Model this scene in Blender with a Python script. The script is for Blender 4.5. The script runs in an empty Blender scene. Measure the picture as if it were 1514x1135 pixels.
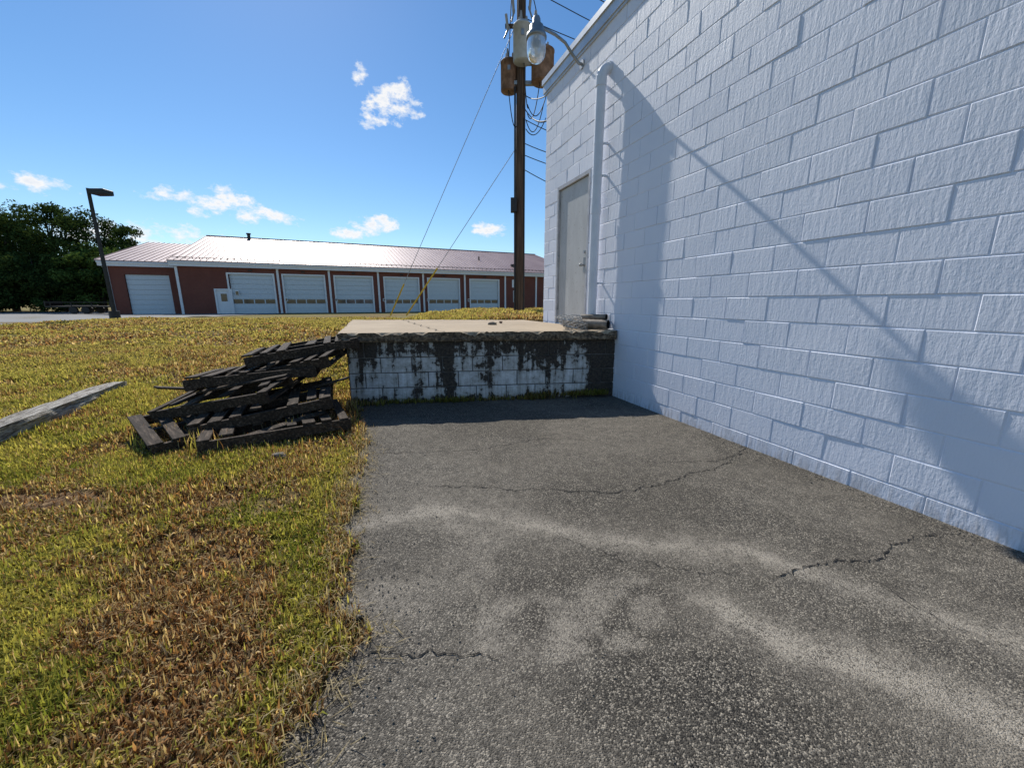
import bpy, bmesh, math, random
import numpy as np
from mathutils import Vector, Matrix
random.seed(7); rng=np.random.default_rng(7)
sc=bpy.context.scene
R=math.radians
# ---------------------------------------------------------------- helpers
def link(o,parent=None):
    sc.collection.objects.link(o)
    if parent is not None: o.parent=parent
    return o
def empty(name,loc=(0,0,0),rz=0):
    e=bpy.data.objects.new(name,None); e.location=loc; e.rotation_euler=(0,0,rz); e.empty_display_size=.3
    return link(e)
class MB:
    def __init__(s): s.v=[];s.f=[];s.m=[];s.sm=[]
    def add(s,vs,fs,mi=0,sm=False):
        b=len(s.v); s.v+= [tuple(p) for p in vs]
        for f in fs: s.f.append(tuple(b+i for i in f)); s.m.append(mi); s.sm.append(sm)
    def box(s,lo,hi,mi=0,M=None):
        (a,b,c),(d,e,f)=lo,hi
        vs=[Vector(p) for p in [(a,b,c),(d,b,c),(d,e,c),(a,e,c),(a,b,f),(d,b,f),(d,e,f),(a,e,f)]]
        if M is not None: vs=[M@p for p in vs]
        s.add(vs,[(0,3,2,1),(4,5,6,7),(0,1,5,4),(1,2,6,5),(2,3,7,6),(3,0,4,7)],mi)
    def bbox(s,lo,hi,bev,mi=0,M=None):
        bm=bmesh.new(); bmesh.ops.create_cube(bm,size=1)
        for v in bm.verts:
            v.co=Vector([ (lo[i]+hi[i])/2+v.co[i]*(hi[i]-lo[i]) for i in range(3)])
        bmesh.ops.bevel(bm,geom=list(bm.edges),offset=bev,segments=1,affect='EDGES')
        bm.verts.ensure_lookup_table(); bm.verts.index_update()
        vs=[(M@v.co if M is not None else v.co.copy()) for v in bm.verts]
        s.add(vs,[[v.index for v in f.verts] for f in bm.faces],mi); bm.free()
    def tube(s,pts,r,n=12,mi=0,cap=True):
        pts=[Vector(p) for p in pts]; rs=r if isinstance(r,(list,tuple)) else [r]*len(pts)
        vs=[];up=None
        for i,p in enumerate(pts):
            t=(pts[min(i+1,len(pts)-1)]-pts[max(i-1,0)]).normalized()
            if up is None:
                up=Vector((0,0,1)) if abs(t.z)<.9 else Vector((1,0,0))
            a=(up-t*up.dot(t)).normalized(); up=a; b=t.cross(a)
            for k in range(n):
                th=2*math.pi*k/n; vs.append(p+(a*math.cos(th)+b*math.sin(th))*rs[i])
        fs=[]
        for i in range(len(pts)-1):
            for k in range(n):
                fs.append((i*n+k,i*n+(k+1)%n,(i+1)*n+(k+1)%n,(i+1)*n+k))
        s.add(vs,fs,mi,True)
        if cap:
            s.add(vs[:n],[tuple(range(n))[::-1]],mi); s.add(vs[-n:],[tuple(range(n))],mi)
    def lathe(s,c,prof,n=20,mi=0):
        c=Vector(c); vs=[]
        for r,z in prof:
            for k in range(n):
                th=2*math.pi*k/n; vs.append(c+Vector((r*math.cos(th),r*math.sin(th),z)))
        fs=[(i*n+k,i*n+(k+1)%n,(i+1)*n+(k+1)%n,(i+1)*n+k) for i in range(len(prof)-1) for k in range(n)]
        s.add(vs,fs,mi,True)
    def obj(s,name,mats,parent=None):
        me=bpy.data.meshes.new(name); me.from_pydata(s.v,[],s.f)
        for m in (mats if isinstance(mats,(list,tuple)) else [mats]): me.materials.append(m)
        me.polygons.foreach_set('material_index',s.m); me.polygons.foreach_set('use_smooth',s.sm); me.update()
        return link(bpy.data.objects.new(name,me),parent)
_tab=rng.random((256,256))
def vn(x,y,sc_=1.0,o=0):
    x=np.asarray(x,float)*sc_+o*17.3; y=np.asarray(y,float)*sc_+o*9.1
    xi=np.floor(x).astype(int); yi=np.floor(y).astype(int); fx=x-xi; fy=y-yi
    fx=fx*fx*(3-2*fx); fy=fy*fy*(3-2*fy)
    g=lambda a,b:_tab[a&255,b&255]
    return (g(xi,yi)*(1-fx)+g(xi+1,yi)*fx)*(1-fy)+(g(xi,yi+1)*(1-fx)+g(xi+1,yi+1)*fx)*fy
def fbm(x,y,s,o=0,n=4):
    t=0;a=.5
    for i in range(n): t=t+a*vn(x,y,s*2**i,o+i); a*=.5
    return t/(1-.5**n)
def sstep(a,b,x):
    t=np.clip((np.asarray(x,float)-a)/(b-a),0,1); return t*t*(3-2*t)
# ---------------------------------------------------------------- materials
def mat(name):
    m=bpy.data.materials.new(name); m.use_nodes=True; nt=m.node_tree; nt.nodes.clear()
    out=nt.nodes.new('ShaderNodeOutputMaterial'); b=nt.nodes.new('ShaderNodeBsdfPrincipled')
    nt.links.new(b.outputs[0],out.inputs[0]); return m,nt,b,out
def N(nt,t,**k):
    n=nt.nodes.new(t)
    for a,v in k.items():
        if a in('ins',):
            for i,x in v.items(): n.inputs[i].default_value=x
        else: setattr(n,a,v)
    return n
def L(nt,a,b): nt.links.new(a,b)
def noise(nt,vec,scale,detail=4,rough=.55,scl=None):
    if scl is not None:
        mp=N(nt,'ShaderNodeMapping'); mp.inputs['Scale'].default_value=scl; L(nt,vec,mp.inputs[0]); vec=mp.outputs[0]
    n=N(nt,'ShaderNodeTexNoise'); n.inputs['Scale'].default_value=scale; n.inputs['Detail'].default_value=detail
    n.inputs['Roughness'].default_value=rough; L(nt,vec,n.inputs['Vector']); return n.outputs['Fac']
def ramp(nt,fac,stops):
    r=N(nt,'ShaderNodeValToRGB'); e=r.color_ramp.elements
    while len(e)<len(stops): e.new(.5)
    for i,(p,c) in enumerate(stops):
        e[i].position=p; e[i].color=(c if len(c)==4 else (*c,1)) if isinstance(c,tuple) else (c,c,c,1)
    L(nt,fac,r.inputs[0]); return r.outputs[0]
def mix(nt,fac,a,b,mode='MIX'):
    m=N(nt,'ShaderNodeMix',data_type='RGBA',blend_type=mode)
    for sock,val in ((0,fac),(6,a),(7,b)):
        if hasattr(val,'links'): L(nt,val,m.inputs[sock])
        elif sock==0: m.inputs[0].default_value=val
        else: m.inputs[sock].default_value=(*val,1)
    return m.outputs[2]
def math_(nt,op,a,b=None,c=None,clamp=False):
    m=N(nt,'ShaderNodeMath',operation=op); m.use_clamp=clamp
    for i,x in enumerate((a,b,c)):
        if x is None: continue
        if hasattr(x,'links'): L(nt,x,m.inputs[i])
        else: m.inputs[i].default_value=x
    return m.outputs[0]
def bump(nt,b,h,strength=.3,dist=.01,prev=None):
    n=N(nt,'ShaderNodeBump'); n.inputs['Strength'].default_value=strength; n.inputs['Distance'].default_value=dist
    L(nt,h,n.inputs['Height'])
    if prev: L(nt,prev,n.inputs['Normal'])
    if b: L(nt,n.outputs[0],b.inputs['Normal'])
    return n.outputs[0]
def coord(nt,w='Object'): return N(nt,'ShaderNodeTexCoord').outputs[w]
def simple(name,c,rough=.6,metal=0,var=.25,scale=6,bmp=.1,c2=None,bd=.01):
    m,nt,b,o=mat(name); v=coord(nt); n=noise(nt,v,scale,3)
    c2=c2 or tuple(x*(1-var) for x in c)
    L(nt,ramp(nt,n,[(.35,c2),(.65,c)]),b.inputs['Base Color'])
    b.inputs['Roughness'].default_value=rough; b.inputs['Metallic'].default_value=metal
    if bmp>.15: bump(nt,b,noise(nt,v,scale*6,2),bmp,bd)
    return m

# painted block wall
m,nt,b,o=mat('painted_block'); M_WALL=m
v=coord(nt); sx=N(nt,'ShaderNodeSeparateXYZ'); L(nt,v,sx.inputs[0])
st=noise(nt,v,15,3,.65,(1.6,1.0,.30)); bigs=noise(nt,v,1.1,3); tiny=noise(nt,v,46,3,.7,(1,1,.75))
wc=mix(nt,ramp(nt,bigs,[(.3,0.),(.7,1.)]),(.72,.755,.85),(.79,.81,.885))
lowd=N(nt,'ShaderNodeMapRange',ins={1:.02,2:.20,3:.5,4:0.}); L(nt,sx.outputs[2],lowd.inputs[0])
wc=mix(nt,math_(nt,'MULTIPLY',lowd.outputs[0],ramp(nt,st,[(.42,0.),(.6,1.)])),wc,(.33,.29,.26))
L(nt,wc,b.inputs['Base Color'])
b.inputs['Roughness'].default_value=.6
hh_=math_(nt,'ADD',math_(nt,'MULTIPLY',st,.55),math_(nt,'MULTIPLY',tiny,.34)); bump(nt,b,hh_,.66,.013)
# brick
m,nt,b,o=mat('brick'); M_BRICK=m
v=coord(nt); mp=N(nt,'ShaderNodeMapping'); mp.inputs['Rotation'].default_value=(R(90),0,0); L(nt,v,mp.inputs[0])
bt=N(nt,'ShaderNodeTexBrick'); L(nt,mp.outputs[0],bt.inputs['Vector'])
for k,x in (('Color1',(.24,.062,.036,1)),('Color2',(.17,.045,.028,1)),('Mortar',(.2,.14,.11,1)),('Scale',3.2),('Mortar Size',.02)): bt.inputs[k].default_value=x
L(nt,mix(nt,noise(nt,v,.6,3),bt.outputs[0],(.13,.037,.024)),b.inputs['Base Color']); b.inputs['Roughness'].default_value=.85
# metal roof
m,nt,b,o=mat('red_metal_roof'); M_ROOF=m
v=coord(nt)
L(nt,ramp(nt,noise(nt,v,.35,3,.6,(1,.3,1)),[(.3,(.31,.21,.20)),(.7,(.42,.31,.295))]),b.inputs['Base Color'])
b.inputs['Roughness'].default_value=.45; b.inputs['Metallic'].default_value=.1
M_WHITE=simple('white_trim',(.78,.79,.80),.5,0,.08)
M_GDOOR=simple('garage_door_paint',(.60,.66,.70),.45,0,.08)
M_GLASS=simple('dark_glass',(.03,.035,.04),.08,0,.2)
M_DARK=simple('dark_bronze',(.03,.028,.025),.5,.3,.3)
M_STEEL=simple('galvanised_steel',(.35,.37,.38),.45,.6,.3)
M_RUST=simple('rusty_steel',(.27,.17,.12),.7,.2,.2,5,.3,(.13,.075,.05))
M_CAN=simple('grey_transformer_paint',(.42,.45,.46),.5,.1,.2)
M_WIRE=simple('black_cable',(.015,.015,.015),.6)
M_YEL=simple('yellow_guard',(.75,.50,.03),.5)
M_PVC=simple('painted_pvc',(.74,.765,.82),.4,0,.12,3,.1)
M_STONE=simple('stone',(.22,.19,.15),.9,0,.4,14,.5)
M_CER=simple('porcelain',(.35,.33,.3),.3)
m,nt,b,o=mat('creosote_wood'); M_POLE=m
v=coord(nt); n1=noise(nt,v,5,5,.65,(4,4,.15))
L(nt,ramp(nt,n1,[(.3,(.03,.018,.012)),(.5,(.085,.052,.033)),(.75,(.16,.11,.07))]),b.inputs['Base Color']); b.inputs['Roughness'].default_value=.9
bump(nt,b,n1,.7,.03)
# pallets
m,nt,b,o=mat('weathered_pallet_wood'); M_PAL=m
v=coord(nt); n1=noise(nt,v,9,5,.65,(5,.5,5)); n2=noise(nt,v,3,3,.6)
c1=ramp(nt,n1,[(.3,(.014,.010,.007)),(.52,(.055,.039,.027)),(.75,(.20,.15,.11))])
L(nt,mix(nt,ramp(nt,n2,[(.45,0.),(.68,.7)]),c1,(.020,.015,.011)),b.inputs['Base Color']); b.inputs['Roughness'].default_value=.85
b.inputs['Specular IOR Level'].default_value=.2
bump(nt,b,n1,.6,.01)
# timber
m,nt,b,o=mat('old_timber'); M_TIM=m
v=coord(nt); n1=noise(nt,v,8,7,.75,(.5,5,5))
L(nt,ramp(nt,n1,[(.36,(.05,.038,.026)),(.45,(.24,.20,.155)),(.56,(.58,.54,.46))]),b.inputs['Base Color']); b.inputs['Roughness'].default_value=.9
bump(nt,b,n1,1,.04)
# door
m,nt,b,o=mat('door_paint'); M_DOOR=m
v=coord(nt); n1=noise(nt,v,3,5,.7,(1,1,.35)); n2=noise(nt,v,22,3,.7)
c=mix(nt,ramp(nt,n1,[(.35,0.),(.7,1.)]),(.42,.42,.41),(.55,.55,.54))
L(nt,mix(nt,ramp(nt,n2,[(.64,0.),(.70,1.)]),c,(.22,.18,.14)),b.inputs['Base Color']); b.inputs['Roughness'].default_value=.55
M_FRAME=simple('door_frame_paint',(.50,.51,.54),.6,0,.3)
# dock face: peeling paint
m,nt,b,o=mat('peeling_painted_block'); M_DOCK=m
v=coord(nt); sx=N(nt,'ShaderNodeSeparateXYZ'); L(nt,v,sx.inputs[0])
n1=noise(nt,v,6.5,7,.76,(1,1,1)); n2=noise(nt,v,2.6,5,.7,(3.2,1,.22)); fine=noise(nt,v,30,3,.7); n4=noise(nt,v,1.5,3,.6)
zt=N(nt,'ShaderNodeMapRange',ins={1:.42,2:1.0,3:0.,4:.105}); L(nt,sx.outputs[2],zt.inputs[0])
right=N(nt,'ShaderNodeMapRange',ins={1:3.80,2:4.22,3:0.,4:.30}); L(nt,sx.outputs[0],right.inputs[0])
d1=math_(nt,'ABSOLUTE',math_(nt,'SUBTRACT',sx.outputs[0],1.56)); stripe=N(nt,'ShaderNodeMapRange',ins={1:.01,2:.17,3:.13,4:0.}); L(nt,d1,stripe.inputs[0])
d2=math_(nt,'ABSOLUTE',math_(nt,'SUBTRACT',sx.outputs[0],3.25)); st2=N(nt,'ShaderNodeMapRange',ins={1:.01,2:.5,3:.05,4:0.}); L(nt,d2,st2.inputs[0])
low=N(nt,'ShaderNodeMapRange',ins={1:0.,2:.16,3:.09,4:0.}); L(nt,sx.outputs[2],low.inputs[0])
s=math_(nt,'ADD',math_(nt,'MULTIPLY',n1,.46),math_(nt,'MULTIPLY',n2,.34)); s=math_(nt,'ADD',s,math_(nt,'MULTIPLY',n4,.22))
for q in (zt.outputs[0],right.outputs[0],stripe.outputs[0],low.outputs[0],st2.outputs[0]): s=math_(nt,'ADD',s,q)
mask=ramp(nt,s,[(.560,0.),(.575,1.)])
halo=ramp(nt,s,[(.40,0.),(.575,1.)])
white=mix(nt,halo,(.78,.79,.80),(.33,.32,.29))
white=mix(nt,ramp(nt,n2,[(.5,0.),(.66,.55)]),white,(.22,.195,.16))
dark=ramp(nt,fine,[(.35,(.014,.012,.011)),(.7,(.085,.068,.052))])
L(nt,mix(nt,mask,white,dark),b.inputs['Base Color']); b.inputs['Roughness'].default_value=.85
bump(nt,b,math_(nt,'SUBTRACT',math_(nt,'MULTIPLY',fine,.8),math_(nt,'MULTIPLY',mask,.5)),.6,.012)
M_MORT=simple('dirty_mortar',(.19,.18,.17),.95,0,.6,9,.4)
# concrete slab
m,nt,b,o=mat('dock_concrete'); M_SLAB=m
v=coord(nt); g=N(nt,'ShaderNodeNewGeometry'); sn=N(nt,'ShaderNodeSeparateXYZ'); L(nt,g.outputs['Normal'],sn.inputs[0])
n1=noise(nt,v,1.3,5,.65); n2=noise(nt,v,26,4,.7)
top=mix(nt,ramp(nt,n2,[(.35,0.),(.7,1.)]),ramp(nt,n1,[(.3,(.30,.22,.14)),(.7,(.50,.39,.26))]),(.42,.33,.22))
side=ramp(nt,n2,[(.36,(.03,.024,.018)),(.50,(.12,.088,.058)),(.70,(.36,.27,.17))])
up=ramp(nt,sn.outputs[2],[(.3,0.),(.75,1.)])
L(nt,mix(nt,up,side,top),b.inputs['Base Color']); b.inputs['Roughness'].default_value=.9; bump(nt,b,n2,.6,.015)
# asphalt
m,nt,b,o=mat('asphalt'); M_ASPH=m
v=coord(nt)
at=N(nt,'ShaderNodeAttribute',attribute_name='dust'); 
vo=N(nt,'ShaderNodeTexVoronoi',feature='F1'); vo.inputs['Scale'].default_value=165; L(nt,v,vo.inputs['Vector'])
vs_=N(nt,'ShaderNodeSeparateColor'); L(nt,vo.outputs['Color'],vs_.inputs[0])
agg=ramp(nt,vs_.outputs[0],[(.0,(.014,.013,.012)),(.30,(.045,.041,.035)),(.75,(.125,.112,.092)),(1.,(.44,.39,.31))])
big=noise(nt,v,1.3,4,.65); mid=noise(nt,v,9,4,.7)
agg=mix(nt,ramp(nt,big,[(.35,0.),(.65,.40)]),agg,(.13,.114,.090))
agg=mix(nt,ramp(nt,mid,[(.35,.35),(.6,0.)]),agg,(.030,.027,.023))
dn=math_(nt,'MULTIPLY',at.outputs['Fac'],ramp(nt,math_(nt,'ADD',math_(nt,'MULTIPLY',vs_.outputs[1],.45),math_(nt,'MULTIPLY',mid,.55)),[(.28,.05),(.62,1.)]),clamp=True)
L(nt,mix(nt,dn,agg,(.37,.33,.27)),b.inputs['Base Color']); b.inputs['Roughness'].default_value=.9
b.inputs['Specular IOR Level'].default_value=.22
h=ramp(nt,vo.outputs['Distance'],[(0.,1.),(.65,0.)])
bump(nt,b,h,.75,.005)
M_CRACK=simple('crack_tar',(.012,.011,.010),.95)
# soil under grass
m,nt,b,o=mat('lawn_ground'); M_SOIL=m
v=coord(nt); at=N(nt,'ShaderNodeAttribute',attribute_name='dry')
n1=noise(nt,v,2.2,5,.7); n2=noise(nt,v,16,4,.75); n3=noise(nt,v,.22,4,.6)
c1=ramp(nt,n2,[(.3,(.045,.046,.014)),(.5,(.16,.148,.045)),(.72,(.37,.32,.11))])
c2=ramp(nt,n1,[(.3,(.14,.132,.04)),(.7,(.36,.30,.11))])
c=mix(nt,.45,c1,c2); c=mix(nt,ramp(nt,n3,[(.4,0.),(.65,.45)]),c,(.34,.265,.12))
dry=ramp(nt,n2,[(.32,(.05,.03,.018)),(.5,(.19,.115,.058)),(.7,(.42,.30,.16))])
L(nt,mix(nt,at.outputs['Fac'],c,dry),b.inputs['Base Color']); b.inputs['Roughness'].default_value=1; b.inputs['Specular IOR Level'].default_value=.1
bump(nt,b,n2,1,.05)
M_LOT=simple('lot_asphalt',(.24,.235,.22),.9,0,.2,.5)
def leafmat(name,attr,trans=.35):
    m,nt,b,o=mat(name); at=N(nt,'ShaderNodeAttribute',attribute_name=attr)
    d=N(nt,'ShaderNodeBsdfDiffuse'); L(nt,at.outputs['Color'],d.inputs[0]); nt.nodes.remove(b)
    t=N(nt,'ShaderNodeBsdfTranslucent'); L(nt,mix(nt,1.,at.outputs['Color'],(1.25,1.15,.75),'MULTIPLY'),t.inputs[0])
    ms=N(nt,'ShaderNodeMixShader'); ms.inputs[0].default_value=trans
    L(nt,d.outputs[0],ms.inputs[1]); L(nt,t.outputs[0],ms.inputs[2]); L(nt,ms.outputs[0],o.inputs[0]); return m
M_GRASS=leafmat('grass_blades','col',.5); M_LEAF=leafmat('tree_leaves','col',.25)
M_BARK=simple('bark',(.09,.07,.05),.9,0,.4,4,.6)
m,nt,b,o=mat('clear_glass_globe'); M_GLOBE=m
b.inputs['Base Color'].default_value=(.8,.82,.82,1); b.inputs['Roughness'].default_value=.12; b.inputs['Transmission Weight'].default_value=.55
bump(nt,b,noise(nt,coord(nt),40,2,.5,(1,1,.1)),.5,.01)

# ---------------------------------------------------------------- terrain
EDGE=np.array([(-8,-.9),(-1,-.85),(1.04,-.80),(1.12,-.82),(1.38,-.83),(1.50,-.73),(1.57,-.68),(1.66,-.80),(1.76,-.95),(2.35,-1.15),(3.02,-1.37),(3.57,-1.49),(4.58,-1.86),(5.97,-2.50),(7,-2.9)])
def edge_x(y): return np.interp(y,EDGE[:,0],EDGE[:,1])
def height(x,y):
    x=np.asarray(x,float);y=np.asarray(y,float)
    right=sstep(-8,-2.6,x)
    l=.55*sstep(4.5,21,y); r=1.12*sstep(6.4,11,y)
    r=r*(1-sstep(-2.6,-8,x))
    up=l*(1-right)+r*right
    far=sstep(20,48,y)
    z=up*(1-far)+.15*far
    left=(x<edge_x(y))
    z=z+np.where(left|(y>10),(fbm(x,y,.7,3)-.5)*.16*sstep(.0,.6,np.maximum(edge_x(y)-x,(y-10)))*(1-sstep(25,60,y)),0)
    inside=(x>edge_x(y)+.06)&(y<6.3)
    return np.where(inside,-.05,z)
def dryness(x,y):
    x=np.asarray(x,float);y=np.asarray(y,float)
    ax,ay,bx,by=-2.25,2.75,-1.25,1.0
    t=np.clip(((x-ax)*(bx-ax)+(y-ay)*(by-ay))/((bx-ax)**2+(by-ay)**2),0,1)
    d=np.hypot(x-ax-t*(bx-ax),y-ay-t*(by-ay))
    a=1-sstep(.10,.52,d+(fbm(x,y,3,1)-.5)*1.2)
    e=np.hypot((x+4.2)/1.0,(y-2.92)/.26); bpatch=1.3*(1-sstep(.6,1.1,e+(fbm(x,y,4,2)-.5)*.7))
    e=np.hypot((x+5.2)/.6,(y-2.2)/.4); bp2=.9*(1-sstep(.5,1.1,e+(fbm(x,y,4,7)-.5)*.8))
    dots=sstep(.54,.68,fbm(x,y,1.6,5))*.9
    dots2=sstep(.50,.66,fbm(x,y,.5,6))*.7*sstep(4,7,y)
    ep=.8*(1-sstep(.7,1.3,np.hypot((x+3.3)/1.3,(y-5.0)/1.2)+(fbm(x,y,3,19)-.5)*.4))
    e3=.75*(1-sstep(.0,.22,np.abs(edge_x(y)-x)+(fbm(x,y,6,8)-.5)*.25))*(y<6)
    return np.clip(np.maximum.reduce([a,bpatch,bp2,ep,dots*.75,dots2,e3]),0,1.3)
xs=np.concatenate([-np.geomspace(1500,14,30),np.arange(-13.5,-.3,.07),np.arange(-.25,6,.25),np.geomspace(6.5,1500,30)])
ys=np.concatenate([-np.geomspace(600,4,14),np.arange(-3.5,.5,.5),np.arange(.6,12,.07),np.arange(12,30,.5),np.geomspace(31,2000,36)])
X,Y=np.meshgrid(xs,ys); Z=height(X,Y)
nx,ny=len(xs),len(ys)
verts=np.stack([X.ravel(),Y.ravel(),Z.ravel()],1)
idx=np.arange(nx*ny).reshape(ny,nx)
faces=np.stack([idx[:-1,:-1].ravel(),idx[:-1,1:].ravel(),idx[1:,1:].ravel(),idx[1:,:-1].ravel()],1)
def npmesh(name,verts,faces,mat_,parent=None,smooth=True):
    me=bpy.data.meshes.new(name); me.vertices.add(len(verts)); me.vertices.foreach_set('co',np.asarray(verts,np.float32).ravel())
    k=faces.shape[1]; me.loops.add(faces.size); me.loops.foreach_set('vertex_index',faces.astype(np.int32).ravel())
    me.polygons.add(len(faces)); me.polygons.foreach_set('loop_start',np.arange(0,faces.size,k,dtype=np.int32))
    me.polygons.foreach_set('use_smooth',np.full(len(faces),smooth)); me.update(calc_edges=True); me.validate()
    me.materials.append(mat_); return link(bpy.data.objects.new(name,me),parent)
g=npmesh('ground',verts,faces,M_SOIL)
a=g.data.attributes.new('dry','FLOAT','POINT'); a.data.foreach_set('value',np.clip(dryness(X,Y),0,1).ravel().astype(np.float32))
def seg(x,y,pts):
    d=np.full(x.shape,9.)
    for (ax,ay),(bx,by) in zip(pts[:-1],pts[1:]):
        t=np.clip(((x-ax)*(bx-ax)+(y-ay)*(by-ay))/((bx-ax)**2+(by-ay)**2+1e-9),0,1)
        d=np.minimum(d,np.hypot(x-ax-t*(bx-ax),y-ay-t*(by-ay)))
    return d
ya=np.concatenate([np.linspace(-8,.5,20),np.arange(.55,6.7,.022)]); na=220
tt=np.linspace(0,1,na)
EX=edge_x(ya)+(fbm(ya*0,ya,5,4)-.5)*.16+(fbm(ya*0,ya,22,9)-.5)*.05
xr=4.151-.3695*ya+.05
XA=EX[:,None]*(1-tt)+xr[:,None]*tt; YA=np.repeat(ya[:,None],na,1)
wx=XA+(fbm(XA,YA,2,11)-.5)*.35; wy=YA+(fbm(XA,YA,2,12)-.5)*.35
A=[(-1.01,2.60),(-.63,2.775),(-.19,2.70),(.30,2.47),(.89,2.353),(1.5,2.21),(1.79,2.02),(2.14,1.76),(2.41,1.51),(2.7,1.1)]
B=[(1.12,1.81),(1.33,1.63),(1.52,1.46),(1.69,1.32),(1.92,1.14),(2.1,.9)]
C=[(-.63,2.775),(-.26,2.35),(-.27,2.02),(-.57,1.76),(-.83,1.69)]
dust=.60*np.exp(-(seg(wx,wy,A)/.08)**2)+.28*np.exp(-(seg(wx,wy,A)/.26)**2)+1.2*np.exp(-(seg(wx,wy,B)/.07)**2)+.5*np.exp(-(seg(wx,wy,B)/.2)**2)+.4*np.exp(-(seg(wx,wy,C)/.12)**2)
dust+=.6*(1-sstep(.7,1.1,np.hypot((wx-.43)/.75,(wy-1.73)/.3)))*sstep(.3,.6,fbm(wx,wy,7,20))
dust+=.25*sstep(.45,.7,fbm(wx,wy,.9,14)); dust*=.5+.85*fbm(wx,wy,5,15)
ZA=.004+(fbm(XA,YA,.8,16)-.5)*.02*sstep(0,.3,XA-EX[:,None])*sstep(6.6,6.0,YA)+ (fbm(XA,YA,25,17)-.5)*.004
ZA=np.maximum(ZA,.002)
ia=np.arange(XA.size).reshape(XA.shape)
fa=np.stack([ia[:-1,:-1].ravel(),ia[:-1,1:].ravel(),ia[1:,1:].ravel(),ia[1:,:-1].ravel()],1)
pv=npmesh('asphalt_driveway',np.stack([XA.ravel(),YA.ravel(),ZA.ravel()],1),fa,M_ASPH)
a=pv.data.attributes.new('dust','FLOAT','POINT'); a.data.foreach_set('value',np.clip(dust,0,1).ravel().astype(np.float32))
mb=MB()
def crack(pts,w):
    P=[]
    for (ax,ay),(bx,by) in zip(pts[:-1],pts[1:]):
        n=max(2,int(math.hypot(bx-ax,by-ay)/.02))
        for i in range(n): P.append((ax+(bx-ax)*i/n,ay+(by-ay)*i/n))
    ox=oy=0; Q=[]
    for p in P:
        ox=ox*.86+random.gauss(0,.011); oy=oy*.86+random.gauss(0,.011); Q.append((p[0]+ox,p[1]+oy))
    vs=[]
    for i,(x,y) in enumerate(Q):
        ww=w*random.uniform(.1,1)*min(1,(len(Q)-1-i)/6)*min(1,i/4+.2)
        a_=Q[min(i+1,len(Q)-1)];b_=Q[max(i-1,0)]; tx,ty=a_[0]-b_[0],a_[1]-b_[1]; l=math.hypot(tx,ty)+1e-6
        z=max(.004+float((fbm(x,y,.8,16)-.5)*.02),.002)+.005
        vs+= [(x-ty/l*ww,y+tx/l*ww,z),(x+ty/l*ww,y-tx/l*ww,z)]
    mb.add(vs,[(2*i,2*i+1,2*i+3,2*i+2) for i in range(len(Q)-1)])
crack([(-.7,3.14),(.1,3.1),(.85,3.02),(1.43,3.24),(2.0,3.5),(2.76,4.22)],.006)
crack([(1.45,1.99),(2.07,2.11),(2.6,2.3),(3.1,2.43)],.006)
crack([(-.75,1.49),(-.63,1.47),(-.29,1.49),(.0,1.42)],.005)
crack([(1.4,3.68),(2.0,3.7),(2.6,3.95)],.006)
crack([(.3,2.4),(.9,2.1),(1.45,1.99)],.003)
crack([(2.07,2.11),(2.2,1.7),(2.6,1.3)],.003)
crack([(-1.45,3.9),(-.6,3.95),(.2,4.3),(.9,4.35)],.005)
mb.obj('pavement_crack',M_CRACK,None)
# loose grit on the pavement (one object)
mb=MB(); rg=random.Random(3)
def grit(x,y,s):
    z=.012; V=[]
    for sx_,sy_,sz_ in ((1,0,0),(0,1,0),(-1,0,0),(0,-1,0),(0,0,1),(0,0,-1)):
        k=s*rg.uniform(.6,1.2); V.append((x+sx_*k,y+sy_*k,z+sz_*k*.7))
    mb.add(V,[(0,1,4),(1,2,4),(2,3,4),(3,0,4),(1,0,5),(2,1,5),(3,2,5),(0,3,5)])
for i in range(900):
    y=rg.uniform(.9,5.8); x=float(edge_x(y))+abs(rg.gauss(0,.22))+.03; grit(x,y,rg.uniform(.0025,.008))
for i in range(500):
    y=rg.uniform(1.5,6.3); x=4.151-.3695*y-abs(rg.gauss(0,.10))-.02; grit(x,y,rg.uniform(.003,.010))
for i in range(500):
    y=rg.uniform(.9,4.5); x=rg.uniform(float(edge_x(y)),4.0-.37*y); grit(x,y,rg.uniform(.002,.006))
mb.obj('gravel',M_STONE)
lx=np.linspace(0,1,40); ly=np.linspace(0,1,30)
U,V=np.meshgrid(lx,ly)
XN=-24.0-6*V-70*U; YN=18.2+ 40*V -2*U
ZN=height(XN,YN)+.03
il=np.arange(U.size).reshape(U.shape)
fl=np.stack([il[:-1,:-1].ravel(),il[:-1,1:].ravel(),il[1:,1:].ravel(),il[1:,:-1].ravel()],1)
npmesh('parking_lot',np.stack([XN.ravel(),YN.ravel(),ZN.ravel()],1),fl,M_LOT)

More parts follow.
